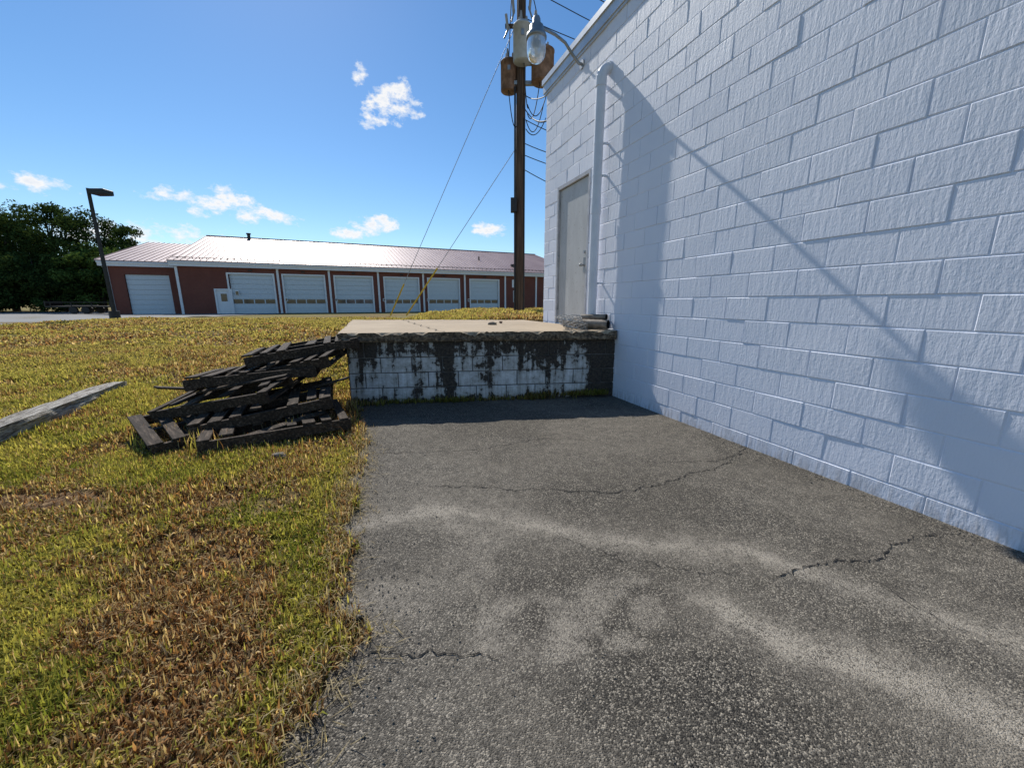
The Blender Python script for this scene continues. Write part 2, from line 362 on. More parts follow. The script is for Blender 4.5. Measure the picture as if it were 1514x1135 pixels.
# ---------------------------------------------------------------- grass
def dock_left(y): return -2.57-.3695*(y-5.97)-.02
def blades(x,y,ln,w,flat,boost=0):
    n=len(x); z=height(x,y)
    th=rng.random(n)*2*np.pi; lean=np.clip(rng.normal(.55,.35,n)*flat,.05,1.35)
    dx,dy=np.cos(th),np.sin(th)
    wx_,wy_=-dy*w*.5,dx*w*.5
    m1=np.stack([x+dx*np.sin(lean*.5)*ln*.5,y+dy*np.sin(lean*.5)*ln*.5,z+np.cos(lean*.5)*ln*.5],1)
    tip=np.stack([m1[:,0]+dx*np.sin(lean*1.5)*ln*.5,m1[:,1]+dy*np.sin(lean*1.5)*ln*.5,m1[:,2]+np.cos(lean*1.5)*ln*.5],1)
    wv=np.stack([wx_,wy_,np.zeros(n)],1); base=np.stack([x,y,z-.004],1)
    P=np.stack([base-wv*.7,base+wv*.7,m1+wv,m1-wv,tip],1)
    d=dryness(x,y)
    t=np.clip(fbm(x,y,2.2,30)*1.5-.10+rng.normal(0,.24,n)+np.clip((y-3)/14,0,.25),0,1)[:,None]
    c=np.array([.215,.255,.042])*(1-t)+np.array([.52,.47,.125])*t
    far=sstep(4,12,y)[:,None]*.55
    c=c*(1-far)+np.array([.47,.385,.155])*far
    r=rng.random(n)[:,None]; pd=np.clip(d*.9+.12,0,.95)[:,None]
    q_=rng.random(n)[:,None]
    br=np.where(q_<.45,np.array([.56,.43,.235]),np.where(q_<.85,np.array([.38,.21,.095]),np.array([.12,.06,.03])))*(.6+.8*rng.random(n)[:,None])
    c=np.where(r<pd,br,c)*(.55+.75*rng.random(n)[:,None])
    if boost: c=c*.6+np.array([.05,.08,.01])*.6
    return P,c
allP=[];allC=[]
def field(y0,y1,dens,lmin,lmax,w,flat=1.,tuft=10,spread=.022):
    xl=-(1.42*y1+.8); xh=4 if y1>10 else -.6
    area=(xh-xl)*(y1-y0); nt_=int(area*dens/tuft)
    tx=rng.uniform(xl,xh,nt_); ty=rng.uniform(y0,y1,nt_)
    x=np.repeat(tx,tuft)+rng.normal(0,spread,nt_*tuft); y=np.repeat(ty,tuft)+rng.normal(0,spread,nt_*tuft)
    ok=x>-(1.42*y+.8)
    e=np.where(y<5.97,edge_x(y)+(fbm(x*0,y,5,4)-.5)*.16+(fbm(x,y,9,41)-.42)*.26, np.where(y<10.3,dock_left(y),99))
    ok&=x<e
    d=dryness(x,y); ok&=rng.random(len(x))>np.clip(d-.35,0,.88)
    bare=sstep(.3,.5,fbm(x,y,1.4,50)); ok&=rng.random(len(x))<.35+.65*bare
    ok&=~((x<-24)&(y>18))
    x=x[ok];y=y[ok];n=len(x)
    P,c=blades(x,y,rng.uniform(lmin,lmax,n)*(.4+1.2*fbm(x,y,1.7,51)),w*rng.uniform(.6,1.3,n),flat)
    P[:,:,2]=np.where((x>edge_x(y)+.05)[:,None],P[:,:,2]+.055,P[:,:,2])
    allP.append(P);allC.append(c)
field(.7,2,24000,.03,.09,.0072,1.5)
field(2,4,13000,.03,.095,.009,1.4)
field(4,7,5500,.03,.11,.013,1.3)
field(7,12,1900,.04,.11,.022,1.2,10,.04)
field(12,26,300,.06,.13,.055,1.,10,.09)
n=5200; t=rng.random(n); x=-2.55+4.2*t; y=5.97+.55*t-np.abs(rng.normal(0,.05,n))-.03
k=rng.random(n)<(.25+.75*sstep(.4,.6,vn(x,x*0,3,2)))*np.where(x<-1.6,1,.7); x=x[k];y=y[k]; y=np.where(x<-2.0,y-rng.random(len(x))*.12,y)
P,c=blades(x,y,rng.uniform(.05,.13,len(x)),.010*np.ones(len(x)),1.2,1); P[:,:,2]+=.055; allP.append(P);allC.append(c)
n=3200; t=rng.random(n)*2*np.pi; rr_=rng.normal(1.0,.16,n); x=-3.3+1.05*rr_*np.cos(t); y=4.95+.85*rr_*np.sin(t)
k=(x<edge_x(y))&(fbm(x,y,3,77)>.45); x=x[k];y=y[k]
P,c=blades(x,y,rng.uniform(.08,.26,len(x)),.010*np.ones(len(x)),.8); allP.append(P);allC.append(c)
n=1500; y=rng.uniform(.9,4.8,n); x=edge_x(y)+rng.normal(0,.09,n)
P,c=blades(x,y,rng.uniform(.05,.16,n),.004*np.ones(n),2.2); P[:,:,2]=np.maximum(P[:,:,2],.012)+.004
c=c*0+np.array([.54,.45,.27])*(.6+.6*rng.random((n,1))); allP.append(P);allC.append(c)
P=np.concatenate(allP);c=np.concatenate(allC); n=len(P); print('blades',n)
me=bpy.data.meshes.new('grass'); me.vertices.add(n*5); me.vertices.foreach_set('co',P.astype(np.float32).ravel())
b5=np.arange(n)*5; lo=np.stack([b5,b5+1,b5+2,b5+3,b5+3,b5+2,b5+4],1).astype(np.int32)
me.loops.add(n*7); me.loops.foreach_set('vertex_index',lo.ravel())
me.polygons.add(n*2); me.polygons.foreach_set('loop_start',np.stack([np.arange(n)*7,np.arange(n)*7+4],1).astype(np.int32).ravel())
me.update(calc_edges=True)
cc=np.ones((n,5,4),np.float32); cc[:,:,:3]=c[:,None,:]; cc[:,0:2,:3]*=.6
a=me.attributes.new('col','FLOAT_COLOR','POINT'); a.data.foreach_set('color',cc.ravel())
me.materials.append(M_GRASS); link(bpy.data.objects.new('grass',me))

# ---------------------------------------------------------------- block wall builder
def blockwall(mb,x0,x1,z0,z1,ch,bl,y=0,holes=(),gap=.010,bev=.006,jit=.003,depth=.035,seed=1):
    rr=random.Random(seed); k=0; z=z0
    while z<z1-1e-4:
        za,zb=z+gap/2,min(z+ch,z1)-gap/2
        off=(k%2)*bl/2; s=x0-off
        while s<x1:
            j=rr.uniform(-.014,.014)
            a,b_=max(s,x0)+gap/2,min(s+bl+j,x1)-gap/2; ns=s+bl+j
            segs=[(a,b_)]
            for hx0,hx1,hz0,hz1 in holes:
                if zb>hz0+.02 and za<hz1-.02:
                    q=[]
                    for p0,p1 in segs:
                        if p1<=hx0 or p0>=hx1: q.append((p0,p1)); continue
                        if p0<hx0-.03: q.append((p0,hx0))
                        if p1>hx1+.03: q.append((hx1,p1))
                    segs=q
            for p0,p1 in segs:
                if p1-p0<.03: continue
                yo=y-rr.uniform(0,jit)*2; t1,t2,t3,t4=[rr.uniform(-.0025,.0025) for _ in range(4)]
                q1,q2,q3,q4=[rr.uniform(-.002,.002) for _ in range(4)]
                o=[(p0,za+q1),(p1,za+q2),(p1,zb+q3),(p0,zb+q4)]; i_=[(p0+bev,za+bev+q1),(p1-bev,za+bev+q2),(p1-bev,zb-bev+q3),(p0+bev,zb-bev+q4)]
                ts=[t1,t2,t3,t1-t2+t3]
                vs=[(px,yo+depth,pz) for px,pz in o]+[(px,yo+bev*.8,pz) for px,pz in o]+[(px,yo+ts[q],pz) for q,(px,pz) in enumerate(i_)]
                fs=[(8,9,10,11)]
                for q in range(4):
                    r_=(q+1)%4; fs+= [(q,r_,4+r_,4+q),(4+q,4+r_,8+r_,8+q)]
                mb.add(vs,fs)
            s=ns
        z+=ch; k+=1

# ---------------------------------------------------------------- painted block building
AW=math.atan2(-.938,.3466)
bld=empty('painted_block_building',(.737,9.24,0),AW)
DU0,DU1,DZ1=.63,1.91,3.90
mb=MB(); blockwall(mb,0,15,-.1,5.9,.25,.5,0,[(DU0,DU1,1.1,DZ1)],gap=.009,bev=.0055,jit=.0026)
mb.obj('block_facing',M_WALL,bld)
mb=MB()
d0=.0048
mb.box((0.01,d0,-.3),(DU0,.25,5.89)); mb.box((DU1,d0,-.3),(15,.25,5.89)); mb.box((DU0,d0,-.3),(DU1,.25,1.15)); mb.box((DU0,d0,DZ1),(DU1,.25,5.89))
mb.box((0.01,.25,-.3),(15,11,5.85))
mb.obj('wall_core',M_WALL,bld)
mb=MB(); mb.box((-.08,-.05,5.9),(15,11.1,6.10)); mb.box((-.10,-.075,6.06),(15,.2,6.16)); mb.box((-.06,-.03,5.86),(15,-.004,5.90))
mb.obj('roof_coping',simple('coping_metal',(.55,.58,.62),.4,.3,.2),bld)
mb=MB()
for lo,hi in (((DU0,-.012,1.15),(DU0+.055,.12,DZ1)),((DU1-.055,-.012,1.15),(DU1,.12,DZ1)),((DU0+.055,-.012,DZ1-.06),(DU1-.055,.12,DZ1))): mb.box(lo,hi)
mb.obj('door_frame',M_FRAME,bld)
mb=MB(); mb.bbox((DU0+.066,.035,1.165),(DU1-.066,.085,DZ1-.074),.003)
mb.obj('door_leaf',M_DOOR,bld)
mb=MB(); mb.box((DU0+.056,.09,1.15),(DU1-.056,.1,DZ1-.061)); mb.obj('door_gap',M_DARK,bld)
mb=MB(); 
mb.tube([(DU1-.17,.035,2.28),(DU1-.17,-.03,2.28)],.018); mb.lathe((DU1-.17,-.045,2.28),[(0.001,-.03),(.03,-.02),(.037,0),(.03,.02),(.001,.03)])
mb.box((DU1-.205,.028,2.15),(DU1-.135,.0345,2.42)); mb.tube([(DU1-.17,.034,2.52),(DU1-.17,.01,2.52)],.028)
for z in (1.5,2.5,3.55): mb.tube([(DU0+.06,.02,z-.07),(DU0+.06,.02,z+.07)],.012)
mb.obj('door_hardware',M_STEEL,bld)
pu,po=2.356,-.148
dsp=empty('vent_pipe',(.737,9.24,0),AW)
pts=[(pu,po,1.14),(pu,po,3.0),(pu,po,5.06)]
pts+=[(pu,po+.165*(1-math.cos(a_)),5.06+.165*math.sin(a_)) for a_ in [R(q) for q in (15,30,45,60,75,90)]]
mb=MB(); mb.tube(pts,.078,20); mb.tube([(pu,po,4.94),(pu,po,5.08)],.088,20); mb.tube([(pu,po+.10,5.225),(pu,.02,5.225)],.088,20)
mb.tube([(pu,po,3.05),(pu,po,3.2)],.086,20); mb.tube([(pu,po,1.14),(pu,po,1.26)],.088,20)
mb.obj('pipe',M_PVC,dsp)
mb=MB()
for z in (1.9,3.62,4.1):
    mb.tube([(pu,po,z),(pu,po,z+.03)],.081,20)
    mb.box((pu+.05,po+.06,z),(pu+.08,.0,z+.03))
mb.obj('pipe_straps',M_PVC,dsp)
mb=MB(); mb.tube([(5.9,.0,5.25),(5.9,-.05,5.25)],.03); mb.tube([(5.9,-.05,5.25),(5.86,-.06,5.21)],.018)
mb.obj('wall_bolt',M_STEEL,bld)
lamp=empty('wall_lamp',(.737,9.24,0),AW)
lu=1.49; mb=MB()
P_=[(lu,0,5.70),(lu,-.08,5.70),(lu,-.20,5.80),(lu,-.36,5.96),(lu,-.55,6.04),(lu,-.75,6.08),(lu,-.86,6.07)]
mb.tube(P_,.024,10); mb.tube([(lu,-.001,5.70),(lu,-.03,5.70)],.07,16); mb.obj('arm',M_STEEL,lamp)
mb=MB(); mb.lathe((lu,-.90,5.57),[(.001,.66),(.05,.655),(.065,.62),(.07,.56),(.115,.52),(.12,.44),(.16,.40),(.175,.36),(.17,.33),(.10,.33)],24); mb.obj('housing',M_STEEL,lamp)
mb=MB(); mb.lathe((lu,-.90,5.57),[(.150,.35),(.160,.25),(.158,.15),(.135,.06),(.09,.01),(.001,-.01)],24); mb.obj('globe',M_GLOBE,lamp)
mb=MB(); mb.lathe((lu,-.90,5.57),[(.001,.26),(.03,.25),(.05,.17),(.03,.10),(.001,.08)],12); mb.obj('bulb',M_WHITE,lamp)

# ---------------------------------------------------------------- loading dock
dock=empty('loading_dock')
AD=math.atan2(.55,4.31); LD=math.hypot(4.31,.55)
def loc(o,xyz,rz): o.location=xyz; o.rotation_euler=(0,0,rz); return o
mb=MB(); blockwall(mb,0,LD+.02,.0,.98,.245,.49,0,gap=.014,bev=.009,jit=.006,seed=5)
mb.box((.02,.012,-.2),(LD,.25,.975),1)
loc(mb.obj('front_block_wall',[M_DOCK,M_MORT],dock),(-2.57,5.97,0),AD)
mb=MB(); blockwall(mb,0,4.5,.0,.98,.245,.49,0,seed=6); mb.box((.02,.009,-.2),(4.4,.25,.975),1)
loc(mb.obj('side_block_wall',[M_DOCK,M_MORT],dock),(-4.13,10.2,0),math.atan2(-4.23,1.56))
c4=[Vector(p) for p in ((-2.64,5.87),(1.74,6.43),(.28,10.3),(-4.22,10.3))]
nu,nv=240,90; vs=[];fs=[]
def bil(u,v_): return (c4[0]*(1-u)+c4[1]*u)*(1-v_)+(c4[3]*(1-u)+c4[2]*u)*v_
for j in range(nv+1):
    for i in range(nu+1):
        u,v_=i/nu,(j/nv)**1.7; p=bil(u,v_); e=min(u*4.4,v_*4.2,(1-v_)*4.2)
        ch=float(fbm(p.x,p.y,7,60)); z=1.135+ (float(fbm(p.x,p.y,1.5,61))-.5)*.012
        if e<.05: z-= max(0,(ch-.42))*.16*(1-e/.05)
        vs.append((p.x,p.y,z))
W_=nu+1
for j in range(nv):
    for i in range(nu): fs.append((j*W_+i,j*W_+i+1,(j+1)*W_+i+1,(j+1)*W_+i))
mb=MB(); mb.add(vs,fs,0,True)
rows=7
def skirt(border,nrm):
    V=[];F=[]
    for r_ in range(rows+1):
        for q,p in enumerate(border):
            z=p[2]*(1-r_/rows)+.985*(r_/rows); dd=(float(fbm(p[0]*1.0+p[1]*.6,z*2.5,6,70))-.5)*.08*(1 if r_ else 0)-(.02 if r_ in(rows,) else 0)
            V.append((p[0]+nrm[0]*dd,p[1]+nrm[1]*dd,z))
    n_=len(border)
    for r_ in range(rows):
        for q in range(n_-1): F.append((r_*n_+q,r_*n_+q+1,(r_+1)*n_+q+1,(r_+1)*n_+q))
    mb.add(V,F,0,True)
skirt([vs[i] for i in range(W_)],(.127,-.992)); skirt([vs[j*W_] for j in range(nv+1)],(-.93,-.35)); skirt([vs[nv*W_+i] for i in range(W_)],(0,1))
mb.add([(c4[0].x+.03,c4[0].y+.03,.986),(c4[1].x,c4[1].y+.03,.986),(c4[2].x,c4[2].y-.03,.986),(c4[3].x+.03,c4[3].y-.03,.986)],[(0,1,2,3)])
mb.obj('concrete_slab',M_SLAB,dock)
mb=MB()
pts=[]
for i in range(24):
    t=i/23; pts.append(bil(.355+.01*math.sin(i*1.7)+.004*random.random()-.06*t,t**1.3))
V=[]
for i,p in enumerate(pts): w=.006+.004*random.random(); V+=[(p.x-w,p.y,1.1435),(p.x+w,p.y,1.1435)]
mb.add(V,[(2*i,2*i+1,2*i+3,2*i+2) for i in range(23)]); mb.obj('slab_joint',M_CRACK,dock)
from mathutils import noise as mn
def rock(name,locn,s,seed,m=M_STONE):
    bm=bmesh.new(); bmesh.ops.create_icosphere(bm,subdivisions=3,radius=1); rr=random.Random(seed); o=[rr.uniform(0,9) for _ in range(3)]
    for v in bm.verts: v.co*=1+.45*mn.noise(v.co*1.4+Vector(o)); v.co=Vector((v.co.x*s[0],v.co.y*s[1],v.co.z*s[2]))
    me=bpy.data.meshes.new(name); bm.to_mesh(me); bm.free(); me.materials.append(m); ob=link(bpy.data.objects.new(name,me)); ob.location=locn; return ob
rock('stone',(-.40,8.0,1.16),(.09,.06,.035),3)
rock('stone',(-.78,1.68,.02),(.022,.018,.016),4,M_DARK)
rock('stone',(-2.42,3.75,.04),(.07,.05,.035),6)
rock('stone',(-.25,8.6,1.16),(.04,.03,.025),8,M_RUST)
mb=MB()
def hollow(p0,p1,r,t=.012,n=18):
    p0=Vector(p0);p1=Vector(p1); k=16; P=[p0.lerp(p1,i/k) for i in range(k+1)]
    mb.tube(P,[r*(1+.05*(i%2)) for i in range(k+1)],n,0,False); mb.tube(P[::-1],r-t,n,1,False); 
hollow((1.10,6.95,1.225),(1.62,6.55,1.225),.075); hollow((.95,7.15,1.215),(1.42,6.90,1.215),.065)
hollow((1.25,7.0,1.33),(1.62,6.70,1.345),.05)
mb.obj('scrap_pipe',[simple('dirty_pipe',(.30,.25,.20),.8,0,.6,9,.3),M_WIRE])
mb=MB()
for i in range(11):
    P=[]
    for k in range(25):
        a_=2*math.pi*k/24; rr_=.15+.03*math.sin(3*a_+i)
        P.append((1.12+rr_*math.cos(a_)*1.2-.018*i, 6.70+rr_*math.sin(a_)*.8, 1.16+.02*i+.025*math.sin(2*a_+i)))
    mb.tube(P,.006,5)
for i in range(12):
    a_=2*math.pi*i/12; mb.tube([(1.12+.17*math.cos(a_),6.70+.11*math.sin(a_),1.14),(.99+.16*math.cos(a_+.1),6.70+.11*math.sin(a_+.1),1.38)],.005,5)
mb.obj('wire_coil',simple('pale_wire',(.5,.48,.45),.5))

# ---------------------------------------------------------------- pallets
def pallet(c,yaw,pitch,roll,Lx=1.5,Wy=1.2,seed=0,miss=(),loose=()):
    rr=random.Random(seed); mb=MB(); H=.165
    for j,y in enumerate((-Wy/2+.03,0,Wy/2-.03)):
        mb.bbox((-Lx/2,y-.026,.024),(Lx/2,y+.026,H-.024),.004,0,Matrix.Rotation(rr.uniform(-.015,.015),4,'Z'))
    nb=8
    for i in range(nb):
        if i in miss: continue
        x=-Lx/2+.06+(Lx-.12)*i/(nb-1)+rr.uniform(-.02,.02); w=rr.uniform(.045,.068)
        a_=rr.uniform(-.03,.03) if i not in loose else rr.uniform(.25,.45)
        zz=H-.012 if i not in loose else H+.012
        Mx=Matrix.Translation((x,0,zz))@Matrix.Rotation(a_,4,'Z')@Matrix.Rotation(rr.uniform(-.02,.02),4,'X')
        l1=rr.uniform(-.05,.02) if rr.random()>.15 else -rr.uniform(.3,.6)
        mb.bbox((-w,-Wy/2-l1*.3,-.0125),(w,Wy/2+l1,.0125),.003,0,Mx)
    for i in (0,3,4,7):
        if rr.random()<.12: continue
        x=-Lx/2+.07+(Lx-.14)*i/(nb-1); mb.bbox((x-.06,-Wy/2,-.001),(x+.06,Wy/2,.0235),.003)
    o=mb.obj('wooden_pallet',M_PAL); o.location=c; o.rotation_euler=(R(roll),R(-pitch),R(yaw)); return o
pallet((-2.93,4.66,.02),32,1,-2,seed=1,miss=(2,3))
pallet((-3.78,4.78,.05),50,3,4,seed=2,miss=(5,),loose=(3,))
pallet((-3.20,5.00,.19),24,8,2,seed=3,miss=(4,))
pallet((-3.72,5.16,.34),0,10,8,seed=4,miss=(3,5),loose=(6,))
pallet((-3.62,5.52,.51),22,3,-3,seed=5,miss=(2,5,6))
pallet((-3.30,5.84,.65),2,11,8,seed=6,miss=(1,4),loose=(2,))
pallet((-3.22,6.08,.81),24,8,0,seed=7,miss=(3,))
for k_,(c_,ya_,pi_) in enumerate([((-2.75,4.30,.17),48,7),((-3.95,4.32,.10),-25,3),((-4.15,5.1,.44),65,-14),((-2.80,5.3,.42),-8,16),((-3.5,4.9,.56),8,10)]):
    mb=MB(); mb.bbox((-.55,-.05,-.012),(.55,.05,.012),.004); o=mb.obj('loose_board',M_PAL); o.location=c_; o.rotation_euler=(.1,R(-pi_),R(ya_))
# ---------------------------------------------------------------- timber
bm=bmesh.new(); bmesh.ops.create_cube(bm,size=1); bmesh.ops.scale(bm,vec=(3.7,.25,.2),verts=bm.verts)
bmesh.ops.subdivide_edges(bm,edges=[e for e in bm.edges if abs((e.verts[0].co-e.verts[1].co).x)>1],cuts=60,use_grid_fill=True)
bmesh.ops.subdivide_edges(bm,edges=[e for e in bm.edges if abs((e.verts[0].co-e.verts[1].co).x)<.001],cuts=3,use_grid_fill=True)
for v_ in bm.verts:
    q=Vector((v_.co.x*1.6,v_.co.y*9,v_.co.z*9)); f_=1+.28*mn.noise(q)-.12*abs(mn.noise(q*2.2)); v_.co.y*=f_; v_.co.z*=f_
    v_.co.y+=.04*mn.noise(Vector((v_.co.x*.8,3,1)))
    e=abs(v_.co.x)/1.85; 
    if e>.9: v_.co.y*=1-(e-.9)*3; v_.co.z*=1-(e-.9)*2
me=bpy.data.meshes.new('timber_beam'); bm.to_mesh(me); bm.free(); me.materials.append(M_TIM)
tb=link(bpy.data.objects.new('timber_beam',me)); tb.location=(-6.52,5.30,.08); tb.rotation_euler=(0,0,math.atan2(2.73,-1.19))

# ---------------------------------------------------------------- utility pole
up=empty('utility_pole'); px,py=.31,16.; pz=1.05
mb=MB(); mb.tube([(px,py,pz-.3),(px,py,5),(px+.02,py,10),(px+.02,py,14.5)],[.20,.185,.165,.15],16); mb.obj('pole_shaft',M_POLE,up)
mb=MB()
def can(c,r,h,mi):
    mb.lathe(c,[(.001,0),(r*.9,0),(r,.03),(r,h*.9),(r*1.04,h*.9),(r*1.04,h*.93),(r*.8,h),(.001,h+.03)],24,mi)
    for a_ in (0.6,2.2,4.4):
        mb.tube([(c[0]+r*.5*math.cos(a_),c[1]+r*.5*math.sin(a_),c[2]+h),(c[0]+r*.55*math.cos(a_),c[1]+r*.55*math.sin(a_),c[2]+h+.28)],[.05,.03],8,3)
    mb.box((c[0]-.05,c[1]-r-.03,c[2]+h*.55),(c[0]+.05,c[1]-r+.02,c[2]+h*.7),2)
can((px+.78,py-.25,9.25),.40,1.05,0); can((px-.42,py+.15,9.15),.30,1.02,0); can((px+.05,py-.52,9.75),.32,1.15,1)
mb.box((px-.6,py-.08,9.95),(px+.9,py+.08,10.1),2); mb.box((px-.5,py-.08,9.3),(px+.8,py+.06,9.42),2)
mb.obj('transformers',[M_RUST,M_CAN,M_STEEL,M_CER],up)
mb=MB()
mb.box((px-1.2,py-.25,12.2),(px+1.3,py-.12,12.34)); mb.box((px-.55,py-.2,11.0),(px+.6,py-.1,11.1))
for dx in (-1.1,-.5,.5,1.2): mb.lathe((px+dx,py-.18,12.34),[(.02,0),(.07,.03),(.04,.08),(.07,.12),(.02,.2)],10,1)
for dx,z in ((-.45,10.9),(.45,11.0),(.3,11.5),(-.25,11.4)): 
    mb.tube([(px+dx,py-.2,z),(px+dx*1.15,py-.3,z+.42)],.045,8,1); mb.tube([(px+dx*.9,py-.2,z+.1),(px+dx*1.3,py-.22,z-.25)],.03,8,1)
mb.box((px-.36,py-.3,4.95),(px-.13,py-.05,5.45),2); mb.tube([(px-.2,py-.12,1.1),(px-.2,py-.12,9.2)],.035,8,2); mb.tube([(px+.16,py-.12,1.1),(px+.14,py-.14,8.2)],.025,8,2)
mb.obj('crossarms_and_hardware',[M_POLE,M_CER,M_WIRE],up)
def sag(a_,b_,s,n=16): 
    a_=Vector(a_);b_=Vector(b_); return [a_.lerp(b_,i/n)-Vector((0,0,s*4*(i/n)*(1-i/n))) for i in range(n+1)]
mb=MB()
for a_,b_,s in [((px+.78,py-.2,10.3),(px+.3,py-.2,12.2),-.2),((px-.42,py,10.2),(px-.3,py-.2,12.2),-.2),((px,py-.5,10.9),(px-.1,py-.2,12.2),.3),
    ((px+.7,py-.3,9.4),(px+.25,py-.2,8.3),.6),((px-.45,py,9.3),(px-.1,py-.2,8.0),.6),((px+.1,py-.5,9.9),(px+.3,py-.2,8.5),.5),
    ((px+.25,py-.2,8.6),(px+.9,py-.6,8.7),.5),((px+.2,py-.2,8.1),(px+.8,py-.6,8.4),.6),((px+.2,py-.2,7.8),(px+.9,py-.6,8.0),.35),((px+.2,py-.2,8.4),(px+1.1,py-.6,8.0),.25),
    ((px+.15,py,8.2),(5,17,7.6),.3),((px+.15,py,7.4),(5,17,7.1),.3),((px+.15,py,6.5),(5,17,5.2),.2),((px+.15,py,7.0),(5,17,6.4),.2),
    ((px+1.2,py-.2,12.5),(22,26,12.8),.6),((px-.5,py-.2,12.5),(22,27,12.2),.6),((px+.1,py,11.4),(18,24,11.8),.5),((px+.1,py-.1,9.0),(1.2,9.6,6.4),.3),((px+.1,py-.1,8.6),(1.3,9.6,6.0),.5)]:
    mb.tube(sag(a_,b_,s),.016,6)
mb.obj('cables',M_WIRE,up)
mb=MB(); g1=((px-.12,py,11.3),(-5.35,17.2,1.0)); g2=((px-.15,py,7.25),(-4.75,17.6,1.0))
for a_,b_ in (g1,g2): mb.tube([a_,b_],.012,6,0)
for (a_,b_),k in ((g1,.13),(g2,.32)):
    a_=Vector(a_);b_=Vector(b_); mb.tube([b_.lerp(a_,.0),b_.lerp(a_,k)],.035,8,1)
mb.obj('guy_wires',[M_STEEL,M_YEL],up)

# ---------------------------------------------------------------- parking-lot light
sl=empty('street_lamp',(-26.4,26,.5)); mb=MB(); mb.tube([(0,0,-.2),(0,0,8.0)],[.16,.13],4); mb.tube([(0,0,-.2),(0,0,.5)],.28,14)
mb.obj('post',M_DARK,sl); mb=MB(); mb.box((0,-.06,7.72),(.4,.06,7.84)); mb.bbox((.3,-.35,7.62),(1.25,.35,7.92),.04); mb.obj('lamp_head',M_DARK,sl)
mb=MB(); mb.box((.38,-.28,7.60),(1.17,.28,7.619)); mb.obj('lens',M_GLASS,sl)

# ---------------------------------------------------------------- fire station
AS=math.atan2(.4202,.9076); st=empty('brick_fire_station',(-38.7,46,.15),AS)
T=56.; TB=47.6; EH=6.05; WD=18.3
doors=[.153,.274,.3995,.5325,.661,.797]; DWd=4.7; DHt=4.75
mb=MB(); xcur=0
cuts=[]
cuts.append((3.45,5.05,2.9))
for t in doors: cuts.append((t*TB-DWd/2,t*TB+DWd/2,DHt))
for a_,b_,h_ in cuts:
    mb.box((xcur,0,0),(a_,.4,EH-.6)); mb.box((a_,0,h_),(b_,.4,EH-.6)); xcur=b_
mb.box((xcur,0,0),(T,.4,EH-.6))
mb.box((0,.4,0),(.4,WD*2,EH-.6)); mb.box((T-.4,.4,0),(T,WD*2,EH-.6)); mb.box((.4,WD*2-.4,0),(T-.4,WD*2,EH-.6)); mb.box((.4,1.2,-.2),(T-.4,1.3,EH))
LW=6.6; mb.box((-LW,1.6,0),(-5.1,2,EH-.7)); mb.box((-1.1,1.6,0),(-.003,2,EH-.7)); mb.box((-5.1,1.6,4.5),(-1.1,2,EH-.7)); mb.box((-LW,2,0),(-LW+.4,WD*1.8,EH-.7)); mb.box((-LW+.4,WD*1.8-.4,0),(0,WD*1.8,EH-.7))
rz=11.2
mb.add([(0.1,0,EH-.6),(0.1,2*WD,EH-.6),(0.1,WD,rz-.3)],[(0,1,2)]); mb.add([(T-.1,0,EH-.6),(T-.1,2*WD,EH-.6),(T-.1,WD,rz-.3)],[(0,1,2)])
mb.obj('brick_walls',M_BRICK,st)
mb=MB(); mb.box((-.35,-.55,EH-.6),(T+.4,-.0,EH-.02)); mb.box((-.35,-.72,EH-.25),(T+.4,-.55,EH)); 
mb.box((-LW-.4,1.1,EH-.7),(-.35,1.597,EH-.15)); mb.box((-LW-.4,.95,EH-.38),(-.35,1.1,EH-.14))
mb.add([(-.42,-.6,EH-.35),(-.42,-.6,EH+.02),(-.42,WD,rz+.02),(-.42,WD,rz-.35)],[(0,1,2,3)])
mb.add([(-.42,2*WD+.6,EH-.35),(-.42,2*WD+.6,EH+.02),(-.42,WD,rz+.02),(-.42,WD,rz-.35)],[(0,1,2,3)])
for x in [0.12]+[TB*(doors[i]+doors[i+1])/2 for i in range(5)]+[TB*.87,TB-.6]: mb.box((x-.12,-.14,0),(x+.12,-.003,EH-.6))
mb.box((-LW+.05,1.45,0),(-LW+.25,1.597,EH-.7)); mb.box((-.3,1.45,0),(-.1,1.597,EH-.7))
for a_,b_,h_ in cuts[1:]:
    mb.box((a_-.14,-.06,0),(a_+.04,.2,h_+.14)); mb.box((b_-.04,-.06,0),(b_+.14,.2,h_+.14)); mb.box((a_+.04,-.06,h_-.05),(b_-.04,.2,h_+.14))
mb.obj('white_trim',M_WHITE,st)
mb=MB()
def gdoor(a_,b_,h_,y,win=True):
    n_=8; ph=h_/n_
    for i in range(n_):
        z0,z1=i*ph+.02,(i+1)*ph-.02
        if win and i in (2,) :
            mb.box((a_+.04,y+.05,z0),(b_-.04,y+.09,z1),1)
            for k in range(5):
                xx=a_+.04+(b_-a_-.08)*k/4; mb.box((xx-.06 if k else xx,y,z0),(xx+.06 if k<4 else xx,y+.049,z1))
            mb.box((a_+.04,y+.002,z0),(b_-.04,y+.048,z0+.03)); mb.box((a_+.04,y+.002,z1-.03),(b_-.04,y+.048,z1))
        else: mb.box((a_+.04,y,z0),(b_-.04,y+.06,z1))
    mb.box((a_+.04,y+.095,0),(b_-.04,y+.12,h_))
for a_,b_,h_ in cuts[1:]: gdoor(a_,b_,h_,.22)
gdoor(-5.1,-1.1,4.5,1.8,False)
mb.obj('garage_doors',[M_GDOOR,M_GLASS],st)
mb=MB(); a_,b_,h_=cuts[0]; mb.box((a_-.08,-.05,0),(a_+.08,.3,h_+.08)); mb.box((b_-.08,-.05,0),(b_+.08,.3,h_+.08)); mb.box((a_+.08,-.05,h_-.08),(b_-.08,.3,h_+.08))
